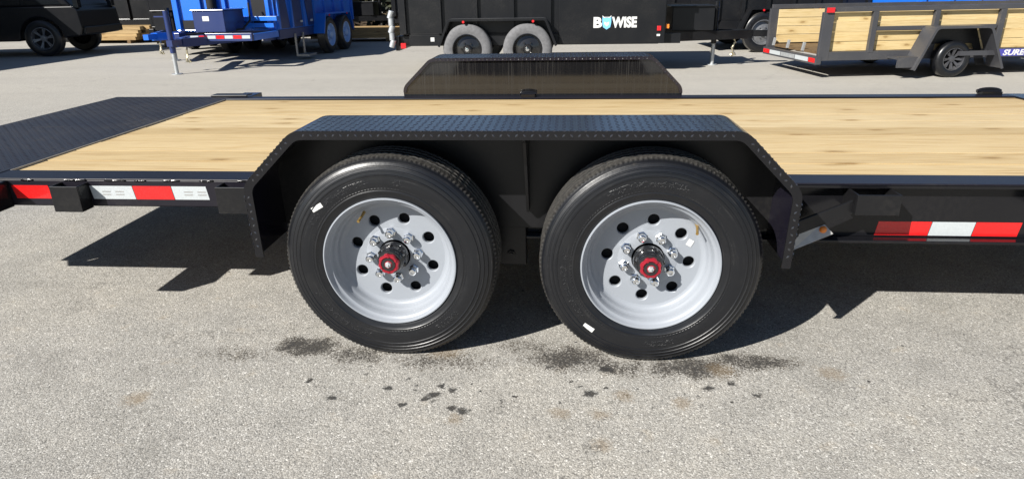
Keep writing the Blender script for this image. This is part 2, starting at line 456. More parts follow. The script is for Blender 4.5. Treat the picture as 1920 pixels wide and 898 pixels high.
def lugs(mb, O, U, W, N, lu, lw, sp=.028, L=.011, wd=.0042, h=.0016, skip=None, jit=0.):
    # raised diamond-plate bars over a flat patch
    O, U, W, N = Vector(O), Vector(U).normalized(), Vector(W).normalized(), Vector(N).normalized()
    h0 = h
    nu, nw = max(1, int(lu/sp)), max(1, int(lw/sp))
    for i in range(nu):
        for j in range(nw):
            pu, pw = (i+.5)*lu/nu, (j+.5)*lw/nw
            c = O+U*pu+W*pw
            if skip and skip(c): continue
            sg = 1 if (i+j) % 2 else -1
            d = (U+W*sg).normalized(); e = N.cross(d)
            if jit: h = h0*random.uniform(.5, 1+jit)
            b = len(mb.v)
            mb.v += [tuple(c+d*L), tuple(c+e*wd), tuple(c-d*L), tuple(c-e*wd), tuple(c+d*L*.5+N*h), tuple(c-d*L*.5+N*h)]
            mb.f += [(b, b+1, b+4), (b+1, b+5, b+4), (b+1, b+2, b+5), (b+2, b+3, b+5), (b+3, b+4, b+5), (b+3, b, b+4)]

# ------------------------------------------------------------------ setting
g = MB()
xs = [-600, -60, -20, -6, 0, 6, 20, 60, 600]; ys = [-300, -30, -6, 0, 6, 20, 60, 600]
g.v = [(x, y, 0) for y in ys for x in xs]
g.f = [(j*len(xs)+i, j*len(xs)+i+1, (j+1)*len(xs)+i+1, (j+1)*len(xs)+i) for j in range(len(ys)-1) for i in range(len(xs)-1)]
tag(g.build('ground', 'ground'), 'worn pale grey asphalt yard with dark tyre stains', kind='structure')
lt = MB(); n = 40
for j in range(9):
    for i in range(n+1):
        x = -34+68*i/n; y = 17.6+j*1.6
        e = min(j, 8-j)/4
        lt.v.append((x, y + (random.random()-.5)*.9*(1 if 0 < j else .6), -.02 + .16*min(1, e) + random.random()*.05*(j > 0)))
lt.f = [(j*(n+1)+i, j*(n+1)+i+1, (j+1)*(n+1)+i+1, (j+1)*(n+1)+i) for j in range(8) for i in range(n)]
tag(lt.build('leaf_bank', 'litter', smooth=60), 'brown leaf-littered bank at the back of the yard', kind='structure')
bs = MB()
for i in range(60000):
    x = random.uniform(-46, 46); y = random.uniform(20, 29)
    top = 3.9+1.3*sin(x*.31+.5)+1.2*sin(x*.83+2)+.6*sin(x*2.1)
    z = random.random()**.9*top
    a = random.uniform(.08, .24); d1 = Vector((random.gauss(0, 1), random.gauss(0, 1), random.gauss(0, 1))).normalized()
    d2 = d1.orthogonal().normalized(); p = Vector((x, y, z+.05)); b = len(bs.v)
    bs.v += [tuple(p-d1*a), tuple(p+d2*a*.5), tuple(p+d1*a), tuple(p-d2*a*.5)]; bs.f.append((b, b+1, b+2, b+3))
me = bpy.data.meshes.new('woodland'); me.from_pydata(bs.v, [], bs.f); me.materials.append(M_['brush'])
tag(link_mesh('woodland', me, None), 'dark leafy woodland edge behind the parked trailers', kind='stuff')

# ------------------------------------------------------------------ wheels
WR = .383
def tyre_mesh():
    p = [(.232, .020), (.238, .012), (.244, .0085), (.252, .006), (.262, .0035), (.2635, .0022), (.2665, .0022), (.268, .003), (.285, .0005), (.300, 0.0), (.318, .001),
         (.3195, -.0006), (.3225, -.0006), (.324, .0020), (.333, .0035), (.3345, .0022), (.3375, .0028), (.339, .0052), (.347, .0078), (.3485, .0068), (.3515, .0080), (.353, .0105),
         (.362, .0150), (.3635, .0145), (.367, .0170), (.3695, .021)]
    ns = len(p)
    p += [(.3745, .024), (.3795, .029), (.3815, .036)]
    tre = []
    for y0 in (.062, .094, .126, .158):
        tre += [(.383, y0-.005), (.374, y0-.003), (.374, y0+.003), (.383, y0+.005)]
    p += [(.3825, .050)] + tre + [(.3825, .172)]
    half = [(r, .212-y) for r, y in reversed(p[:ns])]
    p += [(.3815, .178), (.3795, .183), (.3745, .188)] + half
    sh = set(range(ns, ns+3)); 
    groove = [i for i, q in enumerate(p) if abs(q[0]-.383) < 1e-6]
    def mod(i, j):
        if j in sh: return -.0045 if i % 2 else 0
        if j in groove and i % 3 == 0: return -.002
        return 0
    return MB().lathe(p, 288, mod=mod).mesh('tyre', 'rubber', 32)
def rim_mesh():
    m = MB()
    prof = [(.228, .150), (.2285, .050), (.236, .020), (.2385, .0125), (.2392, .007), (.2375, .0035), (.2340, .003), (.2310, .0065), (.2290, .0145), (.2250, .0195), (.2185, .0225),
            (.2155, .028), (.2135, .040), (.2120, .052), (.2075, .057), (.2040, .062), (.2025, .074), (.1985, .083), (.1920, .0875), (.183, .0895)]
    m.lathe(prof, 96)
    m.lathe([(.105, .0895), (.098, .0875), (.064, .0865), (.058, .0865), (.058, .12)], 96)
    m.lathe([(.213, .06), (.213, .20), (.2385, .208)], 64)          # barrel behind the disc
    N = 40
    for s in range(8):
        c = s*pi/4; ha = pi/8
        out = []
        per = 4
        # patch boundary, starting at outer radius going round
        k = N//4
        for i in range(k): out.append((.183, c-ha+2*ha*i/k))
        for i in range(k): out.append((.183+(.105-.183)*i/k, c+ha))
        for i in range(k): out.append((.105, c+ha-2*ha*i/k))
        for i in range(k): out.append((.105+(.183-.105)*i/k, c-ha))
        B = [(r*cos(a), .0895, r*sin(a)) for r, a in out]
        hx, hz, hr = .144*cos(c), .144*sin(c), .0205
        H = []; H2 = []; H3 = []
        for x, y, z in B:
            d = Vector((x-hx, z-hz)).normalized()
            H.append((hx+d.x*(hr+.003), .0895, hz+d.y*(hr+.003)))
            H2.append((hx+d.x*hr, .0925, hz+d.y*hr)); H3.append((hx+d.x*hr, .105, hz+d.y*hr))
        fs = []
        for a in range(3):
            for i in range(N): fs.append((a*N+i, a*N+(i+1) % N, (a+1)*N+(i+1) % N, (a+1)*N+i))
        m.add(B+H+H2+H3, fs)
    me = m.mesh('wheel', 'rim', 35)
    return me
T_ME, R_ME = tyre_mesh(), rim_mesh()
DRUM = MB().lathe([(.0, .125), (.175, .125), (.185, .14), (.185, .20), (.06, .21)], 48).mesh('brake_drum', 'dark', 40)
hubm = MB().lathe([(.0, -.003), (.030, -.003), (.044, .000), (.0485, .006), (.0485, .014), (.046, .018), (.046, .026), (.0495, .030), (.0510, .044), (.0535, .05), (.0570, .053), (.0585, .062), (.0585, .075), (.056, .0875)], 48)
for i in range(6):
    a = i*pi/3+.3
    hubm.tube([(.0535*cos(a), .052, .0535*sin(a)), (.0535*cos(a), .034, .0535*sin(a))], .0055, 6)
hubm.v = [(x*.93, .0865-(.0865-y)*.88, z*.93) for x, y, z in hubm.v]
HUB = hubm.mesh('hub', 'hub', 35)
cap = MB()
def capmod(i, j): return (.0024 if (i // 3) % 2 else -.0005) if 1 <= j <= 4 else 0
cap.lathe([(.026, .0), (.034, -.001), (.0355, -.006), (.0355, -.013), (.033, -.017), (.027, -.018), (.0245, -.014), (.0195, -.014), (.018, -.018), (.014, -.018), (.0, -.018)], 48, mod=capmod)
for i in range(6):
    a = i*pi/3
    cap.tube([(.0295*cos(a), -.017, .0295*sin(a)), (.0295*cos(a), -.0205, .0295*sin(a))], .0042, 8)
cap.v = [(x, y+.010, z) for x, y, z in cap.v]
CAP = cap.mesh('hub_cap', 'redcap', 35)
CAPR = MB().lathe([(.0240, -.0055), (.0242, -.0088), (.0200, -.0092), (.0145, -.0092), (.0140, -.0045)], 32).mesh('cap_recess', 'hub', 40)
PLUG = MB().lathe([(.0115, -.007), (.0115, -.013), (.009, -.016), (.004, -.016), (.003, -.021), (0, -.021)], 6).mesh('grease_plug', 'galv')
lug = MB().lathe([(.0205, .0865), (.0205, .082), (.0165, .079), (.0160, .062), (.0165, .060)], 6)
lug.lathe([(.0160, .064), (.0165, .058), (.0150, .050), (.0110, .046), (.0065, .0452), (.0058, .050), (.0, .051)], 18)
lug.v = [(x*.93, .0865-(.0865-y)*.82, z*.93) for x, y, z in lug.v]
LUG = lug.mesh('lug_nut', 'chrome', 30)
VALVE = MB().tube([(0, .075, 0), (0, .055, -.004), (-.004, .028, -.012), (-.006, .018, -.016)], [.006, .0048, .0045, .0055], 8).mesh('valve_stem', 'brass', 50)
def wheel(parent, loc, rz, spin, sticker=None):
    w = link_mesh('wheel', R_ME, parent, loc, (0, spin, 0) if rz == 0 else (0, spin, rz))
    link_mesh('tyre', T_ME, w); link_mesh('brake_drum', DRUM, w); link_mesh('hub', HUB, w, rot=(0, .2, 0)); link_mesh('hub_cap', CAP, w); link_mesh('grease_plug', PLUG, w); link_mesh('cap_recess', CAPR, w)
    for i in range(8):
        a = pi/8+i*pi/4
        link_mesh('lug_nut', LUG, w, (.0875*cos(a), 0, .0875*sin(a)), (0, .35*i, 0))
    return w
def on_wheel(w, name, me, r, ang, y, spin, tilt=0):
    # ang measured in the wheel's own plane as seen in the yard (x right, z up); undo the wheel's spin
    a = ang + spin
    return link_mesh(name, me, w, (r*cos(a), y, r*sin(a)), (0, -(a)+tilt, 0))

# ------------------------------------------------------------------ the flatbed trailer
T = root('flatbed_trailer', (0, 0, 0), 0, 'black tandem-axle flatbed trailer with pine plank deck in the foreground', 'trailer')
YN, YF = .28, 2.36
ZD = .605
XR, XT, XF = -2.15, -3.0, 2.93
# planks
py0, py1, npk = .409, 2.246, 10
pw = (py1-py0)/npk
PL = MB().box(0, XF-XR-.012, 0, pw-.0085, 0, .038)
plme = PL.mesh('plank', 'pine')
for i in range(npk):
    o = link_mesh('plank', plme, T, (XR+.006, py0+i*pw+.0042, ZD-.006-.038 + random.uniform(-.003, .0008)))

# rails
nr = MB().box(XT+.17, -.9, YN, YN+.006, .491, ZD-.006).box(XR-.02, XF+.5, YN, YN+.124, ZD-.0065, ZD).box(XT+.17, -.9, YN, YN+.07, .491, .498)
rail_near = nr.build('side_rail', 'railtop', T, bevel=.003)
fr = MB().box(XR-.02, XF+.5, YF-.108, YF, ZD-.006, ZD+.001).box(XT+.17, XF+.5, YF-.006, YF, .491, ZD-.006)
rail_far = fr.build('side_rail', 'railtop', T, bevel=.003)
# weld beads along the near rail edge
wb = MB()
x = -2.0
while x < -1.0:
    L = random.uniform(.03, .09)
    pts = [(x+L*t/6, YN-.002+random.uniform(-.001, .001), ZD-.006+random.uniform(-.0015, .0015)) for t in range(7)]
    wb.tube(pts, [random.uniform(.0025, .0045) for _ in range(7)], 6); x += L+random.uniform(.03, .14)
tag(wb.build('weld_bead', 'black', rail_near, smooth=60), kind='stuff')
# deep I-beam of the fixed front half
for name, y0 in (('main_beam', YN), ('main_beam', YF-.1)):
    bm_ = MB().box(-.92, XF+.5, y0, y0+.1, .376, .387).box(-.92, XF+.5, y0+.046, y0+.054, .387, .585).box(-.92, XF+.5, y0+.004, y0+.096, .585, .598)
    q = bm_.build(name, 'black', T, bevel=.002)
    if y0 == YN: beam = q
# cross members and axles
for x in [-2.9, -2.45, -2.0, -1.6, -1.2, -.8, 0, .8, 1.2, 1.6, 2.0, 2.4, 2.8]:
    MB().box(x-.025, x+.025, YN+.06, YF-.06, .50, .556).build('cross_member', 'black', T)
for x in (-.4551, .4551):
    MB().tube([(x, .12, .383), (x, YF+.2, .383)], .048, 14).build('axle', 'black_dusty', T, smooth=40)
MB().box(XF, XF+.1, YN, YF, .40, ZD+.0015).build('front_header', 'black', T, bevel=.003)
tg = MB().bar((XF+.05, .55, .46), (XF+1.7, 1.32, .46), .08, .15).bar((XF+.05, 2.09, .46), (XF+1.7, 1.32, .46), .08, .15)
tg.build('tongue', 'black', T)
MB().tube([(XF+1.5, 1.32, 0.01), (XF+1.5, 1.32, 1.0)], .04, 12).tube([(XF+1.5, 1.32, 0.0), (XF+1.5, 1.32, .015)], .1, 12).build('jack', 'galv', T)
# steel approach plate at the tail
pl = MB()
sx0, sx1, sy0, sy1 = -2.775, -2.572, 1.287, 1.297
pl.box(XT, XR-.004, YN, sy0, ZD-.010, ZD+.002).box(XT, XR-.004, sy1, YF, ZD-.010, ZD+.002).box(XT, sx0, sy0, sy1, ZD-.010, ZD+.002).box(sx1, XR-.004, sy0, sy1, ZD-.010, ZD+.002)
tail = pl.build('approach_plate', 'ramp', T)
lg = MB()
lugs(lg, (XT+.02, YN+.02, ZD+.002), (1, 0, 0), (0, 1, 0), (0, 0, 1), XR-XT-.05, YF-YN-.04, .027, L=.0095, wd=.0038, h=.0014, skip=lambda c: abs(c.y-1.292) < .02 and sx0-.02 < c.x < sx1+.02)
tag(lg.build('tread_pattern', 'ramp', tail), kind='stuff')
MB().prism([(XT+.005, .588), (XT+.16, .50), (XT+.16, ZD-.011), (XT+.005, ZD-.011)], 'y', YN+.002, YF-.002).build('tail_edge', 'black', T)
MB().box(XR-.012, XR+.004, YN+.125, YF-.11, .52, ZD+.0005).build('deck_edge_angle', 'steel', T)
# light box at the tail corner
for sy, y0, y1 in ((1, .02, YN), (-1, YF, YF+.26)):
    lb = MB().box(-2.19, -2.06, y0, y1, .487, .597).build('light_box', 'black', T, bevel=.004)
    for yy in (y0+.06, y0+.19):
        MB().tube([(-2.19, yy, .542), (-2.202, yy, .542)], .03, 14).build('tail_light', 'redlens', lb, smooth=40)
# stake pockets: hollow tubes on the rails
def pocket(parent, x0, x1, y0, y1, z0, z1, t=.007):
    m = MB().box(x0, x1, y0, y0+t, z0, z1).box(x0, x0+t, y0+t, y1, z0, z1).box(x1-t, x1, y0+t, y1, z0, z1)
    m.build('stake_pocket', 'black_dusty', parent, bevel=.0015)
pocket(rail_near, -1.838, -1.722, .215, YN, .487, .590)
pocket(rail_near, -1.168, -1.050, .215, YN, .487, .592)
pocket(beam, 1.185, 1.335, .205, YN+.046, .510, .584)
pocket(beam, 1.86, 2.01, .205, YN+.046, .510, .584)
for x in (-1.78, -1.1, 1.26, 1.93):
    MB().box(x-.06, x+.06, YF, YF+.06, .49, .59).build('stake_pocket', 'black_dusty', rail_far, bevel=.002)
# reflective tape strips
def strip(parent, x0, x1, y, z0, z1, mat, sk=.006):
    MB().prism([(x0+sk, z0), (x1+sk, z0), (x1-sk, z1), (x0-sk, z1)], 'y', y-.0012, y-.0002).build('reflective_strip', mat, parent)
za, zb = .522, .576
def prints(parent, x0, x1, y, zc_):
    for xx in (x0+.045, x0+.10):
        for dz in (-.010, .002):
            MB().box(xx, xx+.035, y-.0016, y-.0013, zc_+dz, zc_+dz+.004).build('tape_print', 'steel', parent)
prints(rail_near, -1.716, -1.54, YN, .549); prints(rail_near, -1.377, -1.236, YN, .549)
strip(rail_near, -2.045, -1.890, YN, za, zb, 'tape_red')
strip(rail_near, -1.716, -1.540, YN, za, zb, 'tape_white', .004)
strip(rail_near, -1.537, -1.380, YN, za, zb, 'tape_red', .004)
strip(rail_near, -1.377, -1.236, YN, za, zb, 'tape_white', .004)
yw = YN+.046
zc, zd_ = .393, .447
strip(beam, 1.325, 1.515, yw, zc, zd_, 'tape_red', -.004)
strip(beam, 1.518, 1.670, yw, zc, zd_, 'tape_white', -.004)
strip(beam, 1.673, 1.832, yw, zc, zd_, 'tape_red', -.004)

# fenders
FP = [(-.935, .40), (-.940, .665), (-.745, .853), (.725, .853), (.922, .655), (.915, .39)]
def offs(poly, d):
    out = []
    for i, p in enumerate(poly):
        ns = []
        for a, b in ((i-1, i), (i, i+1)):
            if a < 0 or b >= len(poly): continue
            e = Vector((poly[b][0]-poly[a][0], poly[b][1]-poly[a][1])).normalized(); ns.append(Vector((e.y, -e.x)))
        n_ = sum(ns, Vector((0, 0))); n_ = n_/n_.length_squared*len(ns) if len(ns) == 1 else n_/(n_.length_squared/2)
        out.append((p[0]+n_.x*d, p[1]+n_.y*d))
    return out
def rounded(poly, r=.035, n=5):
    out = [poly[0]]
    for i in range(1, len(poly)-1):
        p, a, b = Vector(poly[i]), Vector(poly[i-1]), Vector(poly[i+1])
        da, db = (a-p).normalized(), (b-p).normalized()
        s, e = p+da*r, p+db*r
        for k in range(n+1):
            t = k/n; out.append(tuple(s*(1-t)**2+p*2*t*(1-t)+e*t*t))
    return out+[poly[-1]]
FR = rounded(FP)
def fender(y_out, y_in, inner_mat):
    # y_out: open outer edge, y_in: edge against the deck
    sg = 1 if y_in > y_out else -1
    ins = offs(FR, .004)
    m = MB(); n_ = len(FR)
    m.prism(FR + ins[::-1], 'y', y_out, y_in)
    f_ = m.build('fender', 'plate', T, smooth=30)
    lip_in = offs(FR, .030)
    MB().prism(offs(FR, .0005) + lip_in[::-1], 'y', y_out-.004*sg, y_out+.0005*sg).build('fender_lip', 'black', f_)
    # wall against the deck
    w = [(p[0], p[1]) for p in offs(FR, .0015)]
    w[0] = (w[0][0], .43); w[-1] = (w[-1][0], .43)
    wm = MB().prism(w, 'y', y_in-.006*sg, y_in-.001*sg)
    if sg < 0: wm.v = [(p[0], p[1]+(p[2]-ZD)*.024+.002, p[2]) for p in wm.v]
    wm.build('fender_wall', inner_mat, f_)
    if sg < 0:
        MB().prism(offs(FR, -.001)[1:-1] + offs(FR, .020)[1:-1][::-1], 'y', y_in-.001, y_in-.006).build('fender_edge', 'plate', f_)
    lg = MB()
    for i in range(5):
        a, b = Vector(FP[i]), Vector(FP[i+1]); e = (b-a); L = e.length; e = e/L
        N = Vector((-e.y, 0, e.x)); 
        if i in (0,): N = Vector((-1, 0, 0))
        if i in (4,): N = Vector((1, 0, 0))
        mg = .03
        O = Vector((a.x+e.x*mg, min(y_out, y_in)+.006, a.y+e.y*mg))
        lugs(lg, O+N*.0002, (e.x, 0, e.y), (0, 1, 0), N, L-2*mg, abs(y_in-y_out)-.012, .025, L=.0095, wd=.0038, h=.0010)
        lugs(lg, Vector((a.x+e.x*mg, y_out-.0030*sg, a.y+e.y*mg))-N*.0002, (e.x, 0, e.y), (0, 1, 0), (N+Vector((0, -sg, 0))).normalized(), L-2*mg, .0005, .0165, L=.0064, wd=.0044, h=.0020, jit=.5)
        # lip face
        Nn = Vector((0, -sg, 0)); ip = Vector((e.y, 0, -e.x))
        O2 = Vector((a.x+e.x*mg, y_out-.0042*sg, a.y+e.y*mg))+ip*.004
        lugs(lg, O2, (e.x, 0, e.y), tuple(ip), Nn, L-2*mg, .022, .025, L=.007, wd=.0034, h=.0012)
    if sg < 0:
        for i in range(1, 4):
            a, b = Vector(FP[i]), Vector(FP[i+1]); e = (b-a); L = e.length; e = e/L; N = Vector((-e.y, 0, e.x)); mg = .03
            lugs(lg, Vector((a.x+e.x*mg, y_in-.0065, a.y+e.y*mg))-N*.001, (e.x, 0, e.y), (0, 1, 0), (N+Vector((0, -1, 0))).normalized(), L-2*mg, .0005, .026, L=.008, wd=.005, h=.0022)
            lugs(lg, Vector((a.x+e.x*mg, y_in-.0062, a.y+e.y*mg))-N*.013, (e.x, 0, e.y), (0, 0, 1), (0, -1, 0), L-2*mg, .0005, .026, L=.009, wd=.0045, h=.0022)
    tag(lg.build('tread_pattern', 'lug', f_), kind='stuff')
    return f_
fn = fender(0.0, YN, 'black_dusty')
ff = fender(YF+.28, YF, 'streak')
# gusset between the wheels, hanger and bracing
MB().prism([(.012, .846), (.272, .846), (.272, .50), (.235, .50), (.06, .80), (.012, .815)], 'x', .018, .028).build('fender_gusset', 'black_dusty', T)
hg = MB().box(-.10, .015, YN-.004, YN+.09, .268, .43).build('spring_hanger', 'black_dusty', T, bevel=.004)
MB().tube([(-.045, YN-.014, .315), (-.045, YN, .315)], .016, 6).tube([(-.045, YN-.02, .315), (-.045, YN, .315)], .009, 8).build('bolt', 'black_dusty', hg)
MB().box(-.9, .9, YN-.004, YN+.03, .425, .437).build('frame_flange', 'black_dusty', T)
for s in (-1, 1):
    lf = MB()
    for k in range(5):
        L = .40-.06*k
        xc = s*.4551
        pts = [(xc-L+2*L*t/8, YN+.05, .335-.012*k+.05*((t-4)/4)**2*(L/.4)**2) for t in range(9)]
        for a, b in zip(pts, pts[1:]): lf.bar(a, b, .06, .010)
    lf.build('leaf_spring', 'black_dusty', T)
# brace from the fender skirt to the beam, with an amber marker lamp
br = MB().bar((.985, .215, .452), (1.19, .235, .535), .012, .05).bar((.93, .14, .43), (1.0, .215, .45), .012, .05)
brace = br.build('fender_brace', 'black_dusty', T, bevel=.002)
MB().add([(.985, .205, .372), (1.122, .205, .440), (1.088, .222, .474), (.985, .222, .462), (.985, .211, .368), (1.124, .211, .436), (1.09, .228, .470), (.985, .228, .458)],
         [(0, 1, 2, 3), (7, 6, 5, 4), (0, 4, 5, 1), (1, 5, 6, 2), (2, 6, 7, 3), (3, 7, 4, 0)]).build('brace_plate', 'steel', brace)
MB().lathe([(.0, -.010), (.008, -.009), (.0125, -.003), (.0135, .001)], 16).build('marker_lamp', 'amber', brace, smooth=50, loc=(1.088, .213, .452))
# wheels
spL, spR = -.48, .09
wl = wheel(T, (-.4551, .002, .3815), 0, spL)
wr_ = wheel(T, (.4551, .002, .3815), 0, spR)
for x in (-.4551, .4551): wheel(T, (x, YF+.278, .3815), pi, .3)
# valve stems, wheel stickers
def stick(L, W): return MB().box(-W/2, W/2, -.0012, 0, -L/2, L/2).mesh('sticker', 'white')
S1 = stick(.042, .017)
def att(w, spin, name, me, X, Z, y, roll):
    # place by offsets in the yard's axes
    v = Matrix.Rotation(-spin, 3, 'Y') @ Vector((X, 0, Z))
    return link_mesh(name, me, w, (v.x, y, v.z), (0, roll-spin, 0))
att(wl, spL, 'sticker', S1, -.235, .205, .0012, radians(60))
att(wr_, spR, 'sticker', S1, -.205, -.235, .0012, radians(125))
att(wl, spL, 'valve_stem', VALVE, -.095, .165, 0, 0)
att(wr_, spR, 'valve_stem', VALVE, .155, .135, 0, 0)
att(wr_, spR, 'sticker', stick(.024, .02), .142, .060, .0885, .5)
# tie-down rings on the far rail
def dring(x, y, s=1.0):
    m = MB().box(x-.05*s, x+.05*s, y-.03, y+.03, ZD+.001, ZD+.020)
    pts = [(x+.055*s*cos(a), y+.012, ZD+.020+.012*s*sin(a)) for a in [pi*t/10 for t in range(11)]]
    m.tube(pts, .009, 8).tube([(x-.06*s, y+.012, ZD+.02), (x+.06*s, y+.012, ZD+.02)], .011, 8)
    m.build('tie_down_ring', 'black', rail_far, smooth=40)
dring(2.83, YF-.02, 1.2); dring(-.09, YF-.06, .9)
MB().box(-2.30, -2.04, YF-.02, YF+.07, ZD+.0035, ZD+.014).build('corner_plate', 'black_dusty', rail_far, bevel=.003)

# ------------------------------------------------------------------ background wheels and trailers
def bg_tyre(R, w, mat):
    p = [(R*.60, .012), (R*.66, .004), (R*.78, 0), (R*.88, .006), (R*.95, .02), (R*.99, .035), (R, .05), (R, w-.05), (R*.98, w-.03), (R*.9, w-.008), (R*.6, w-.01)]
    return MB().lathe(p, 56).mesh('tyre', mat, 35)
def bg_rim(R, w, mat, spokes=0):
    m = MB()
    m.lathe([(R*.615, .03), (R*.615, .010), (R*.59, .008), (R*.56, .03), (R*.54, .07), (R*.52, .085)], 40)
    if spokes:
        for i in range(spokes):
            a = 2*pi*i/spokes
            for d in (-.10, .10):
                m.bar((R*.18*cos(a), .055, R*.18*sin(a)), (R*.56*cos(a+d), .03, R*.56*sin(a+d)), R*.075, .02, up=(0, 1, 0))
        m.lathe([(0, .035), (R*.16, .04), (R*.2, .07)], 20)
    else:
        m.lathe([(R*.52, .085), (R*.40, .075), (R*.30, .06), (R*.2, .055), (R*.19, .02), (R*.14, .0), (0, 0)], 40)
        for i in range(6):
            a = i*pi/3; m.tube([(R*.27*cos(a), .06, R*.27*sin(a)), (R*.27*cos(a), .03, R*.27*sin(a))], R*.035, 6)
    return m.mesh('wheel', mat, 35)
BGT = bg_tyre(.385, .21, 'rubber'); BGTG = bg_tyre(.385, .21, 'rubber_grey'); BGR = bg_rim(.385, .21, 'alloy'); BGRK = bg_rim(.385, .21, 'hub'); BGRB = bg_rim(.385, .21, 'bluerim')
UT = bg_tyre(.25, .18, 'rubber'); UTR = bg_rim(.25, .18, 'bggrey', 8)
SUVT = bg_tyre(.39, .24, 'rubber'); SUVR = bg_rim(.39, .24, 'alloy', 6)
HUBD = MB().lathe([(.0, .09), (.2, .09), (.22, .12), (.2, .2)], 32).mesh('brake_drum', 'dark', 40)
def bgwheel(parent, x, y, z, side, tm, rm, spin=0):
    # side -1: outer face towards local -y
    w = link_mesh('wheel', rm, parent, (x, y, z), (0, spin, 0 if side < 0 else pi))
    link_mesh('tyre', tm, w); link_mesh('brake_drum', HUBD, w); return w

def dump_trailer(name, loc, rz, label, body='bgblack', frame='bgblack', rim=None, tyre=None, logo=False, bodyh=1.45, L=4.2, box_w=1.9, tape=True, group=None, rails=True):
    # local x: rear 0 -> front L (tongue beyond); local y: centre line 0; near side y<0
    rim = rim or BGR; tyre = tyre or BGT
    t = root(name, loc, rz, label, 'trailer', group)
    hw = box_w/2
    bx = MB()
    bx.box(0, L, -hw, -hw+.03, .62, bodyh).box(0, L, hw-.03, hw, .62, bodyh).box(0, .03, -hw+.03, hw-.03, .62, bodyh).box(L-.03, L, -hw+.03, hw-.03, .62, bodyh).box(0, L, -hw, hw, .60, .62)
    b = bx.build('dump_box', body, t, bevel=.006)
    MB().box(-.02, L+.02, -hw-.05, -hw+.05, bodyh, bodyh+.07).box(-.02, L+.02, hw-.05, hw+.05, bodyh, bodyh+.07).build('top_rail', body, b, bevel=.006)
    n_ = 8
    for s in (-1, 1):
        for i in range(n_):
            x = .05+(L-.17)*i/(n_-1)
            MB().box(x, x+.07, s*hw-(.055 if s < 0 else 0), s*hw+(.055 if s > 0 else 0), .62, bodyh).build('side_stake', body, b)
    fm = MB()
    for s in (-1, 1): fm.box(-.05, L+.25, s*(hw-.12)-.05, s*(hw-.12)+.05, .43, .58)
    for i in range(6): fm.box(.1+i*.75, .16+i*.75, -hw+.17, hw-.17, .45, .56)
    fm.box(-.08, -.02, -hw, hw, .36, .58)
    fm.build('frame', frame, t, bevel=.004)
    MB().box(.15, L-.1, -hw-.012, -hw+.06, .43, .60).build('side_skirt', frame, t, bevel=.004)
    MB().box(.15, L-.1, hw-.06, hw+.012, .43, .60).build('side_skirt', frame, t, bevel=.004)
    tg = MB().bar((L+.1, -.55, .50), (L+1.55, -.03, .50), .07, .14).bar((L+.1, .55, .50), (L+1.55, .03, .50), .07, .14).box(L+1.45, L+1.85, -.05, .05, .46, .56)
    tg.build('tongue', frame, t)
    MB().box(L+.18, L+.85, -.38, .38, .585, .95).box(L+.15, L+.88, -.41, .41, .95, .97).build('pump_box', frame, t, bevel=.008)
    jk = MB().tube([(L+.95, 0, .35), (L+.95, 0, 1.02)], .045, 12).bar((L+.95, -.02, .93), (L+.95, -.22, .93), .02, .02).build('tongue_jack', frame, t, smooth=40)
    MB().tube([(L+.95, 0, .012), (L+.95, 0, .40)], .032, 12).tube([(L+.95, 0, 0.0), (L+.95, 0, .014)], .09, 14).build('jack_leg', 'galv', jk, smooth=40)
    ch = MB()
    for q in range(9):
        a = q/8; ch.tube([(L+1.25+.03*sin(q*2), -.10+.03*cos(q), .46-.28*sin(pi*a*.8)), (L+1.28+.03*sin(q*2+2), -.07+.03*cos(q+1), .43-.28*sin(pi*(a+.1)*.8))], .014, 6)
    ch.build('safety_chain', 'chain', t)
    # axles, wheels, fenders
    ax = (L*.265, L*.265+.95)
    for x in ax:
        MB().tube([(x, -hw+.05, .385), (x, hw-.05, .385)], .045, 10).build('axle', 'dark', t)
        for s in (-1, 1): bgwheel(t, x, s*(hw+.24), .385, s, tyre, rim, spin=x)
    fx0, fx1 = ax[0]-.44, ax[1]+.44
    prof = [(fx0-.02, .44), (fx0+.15, .845), (fx1-.15, .845), (fx1+.02, .44)]
    fo = offs(rounded(prof, .05, 4), .006); fr_ = rounded(prof, .05, 4)
    for s in (-1, 1):
        ya, yb = s*(hw+.012), s*(hw+.25)
        f_ = MB().prism(fr_+fo[::-1], 'y', ya, yb).build('fender', frame, t, smooth=30)
        li = offs(fr_, .035)
        MB().prism(offs(fr_, .001)+li[::-1], 'y', yb, yb+s*.006).build('fender_lip', frame, f_)
        for x in (fx0+.4, fx1-.35):
            MB().tube([(x, yb, .80), (x, yb+s*.02, .80)], .02, 10).build('marker_lamp', 'redlens', f_)
    if logo: return t, hw
    return t

# the black dump trailer with the white logo, parked behind the flatbed
Ld = 4.2
DT, hw = dump_trailer('dump_trailer', (-2.51, 9.68, 0), 0, 'black dump trailer with white and blue logo, parked behind the flatbed', logo=True, tyre=BGTG, rim=BGRK)
HC = MB().lathe([(0, -.012), (.028, -.010), (.036, .0), (.036, .03)], 20).mesh('hub_cap', 'chrome', 40)
for q in DT.children:
    if q.name.split('.')[0] == 'fender': q.data.materials[0] = M_['bggrey']  # charcoal fenders: highlight along the top put into the colour
    if q.name.split('.')[0] == 'wheel': link_mesh('hub_cap', HC, q)
ylog = -hw-.0135
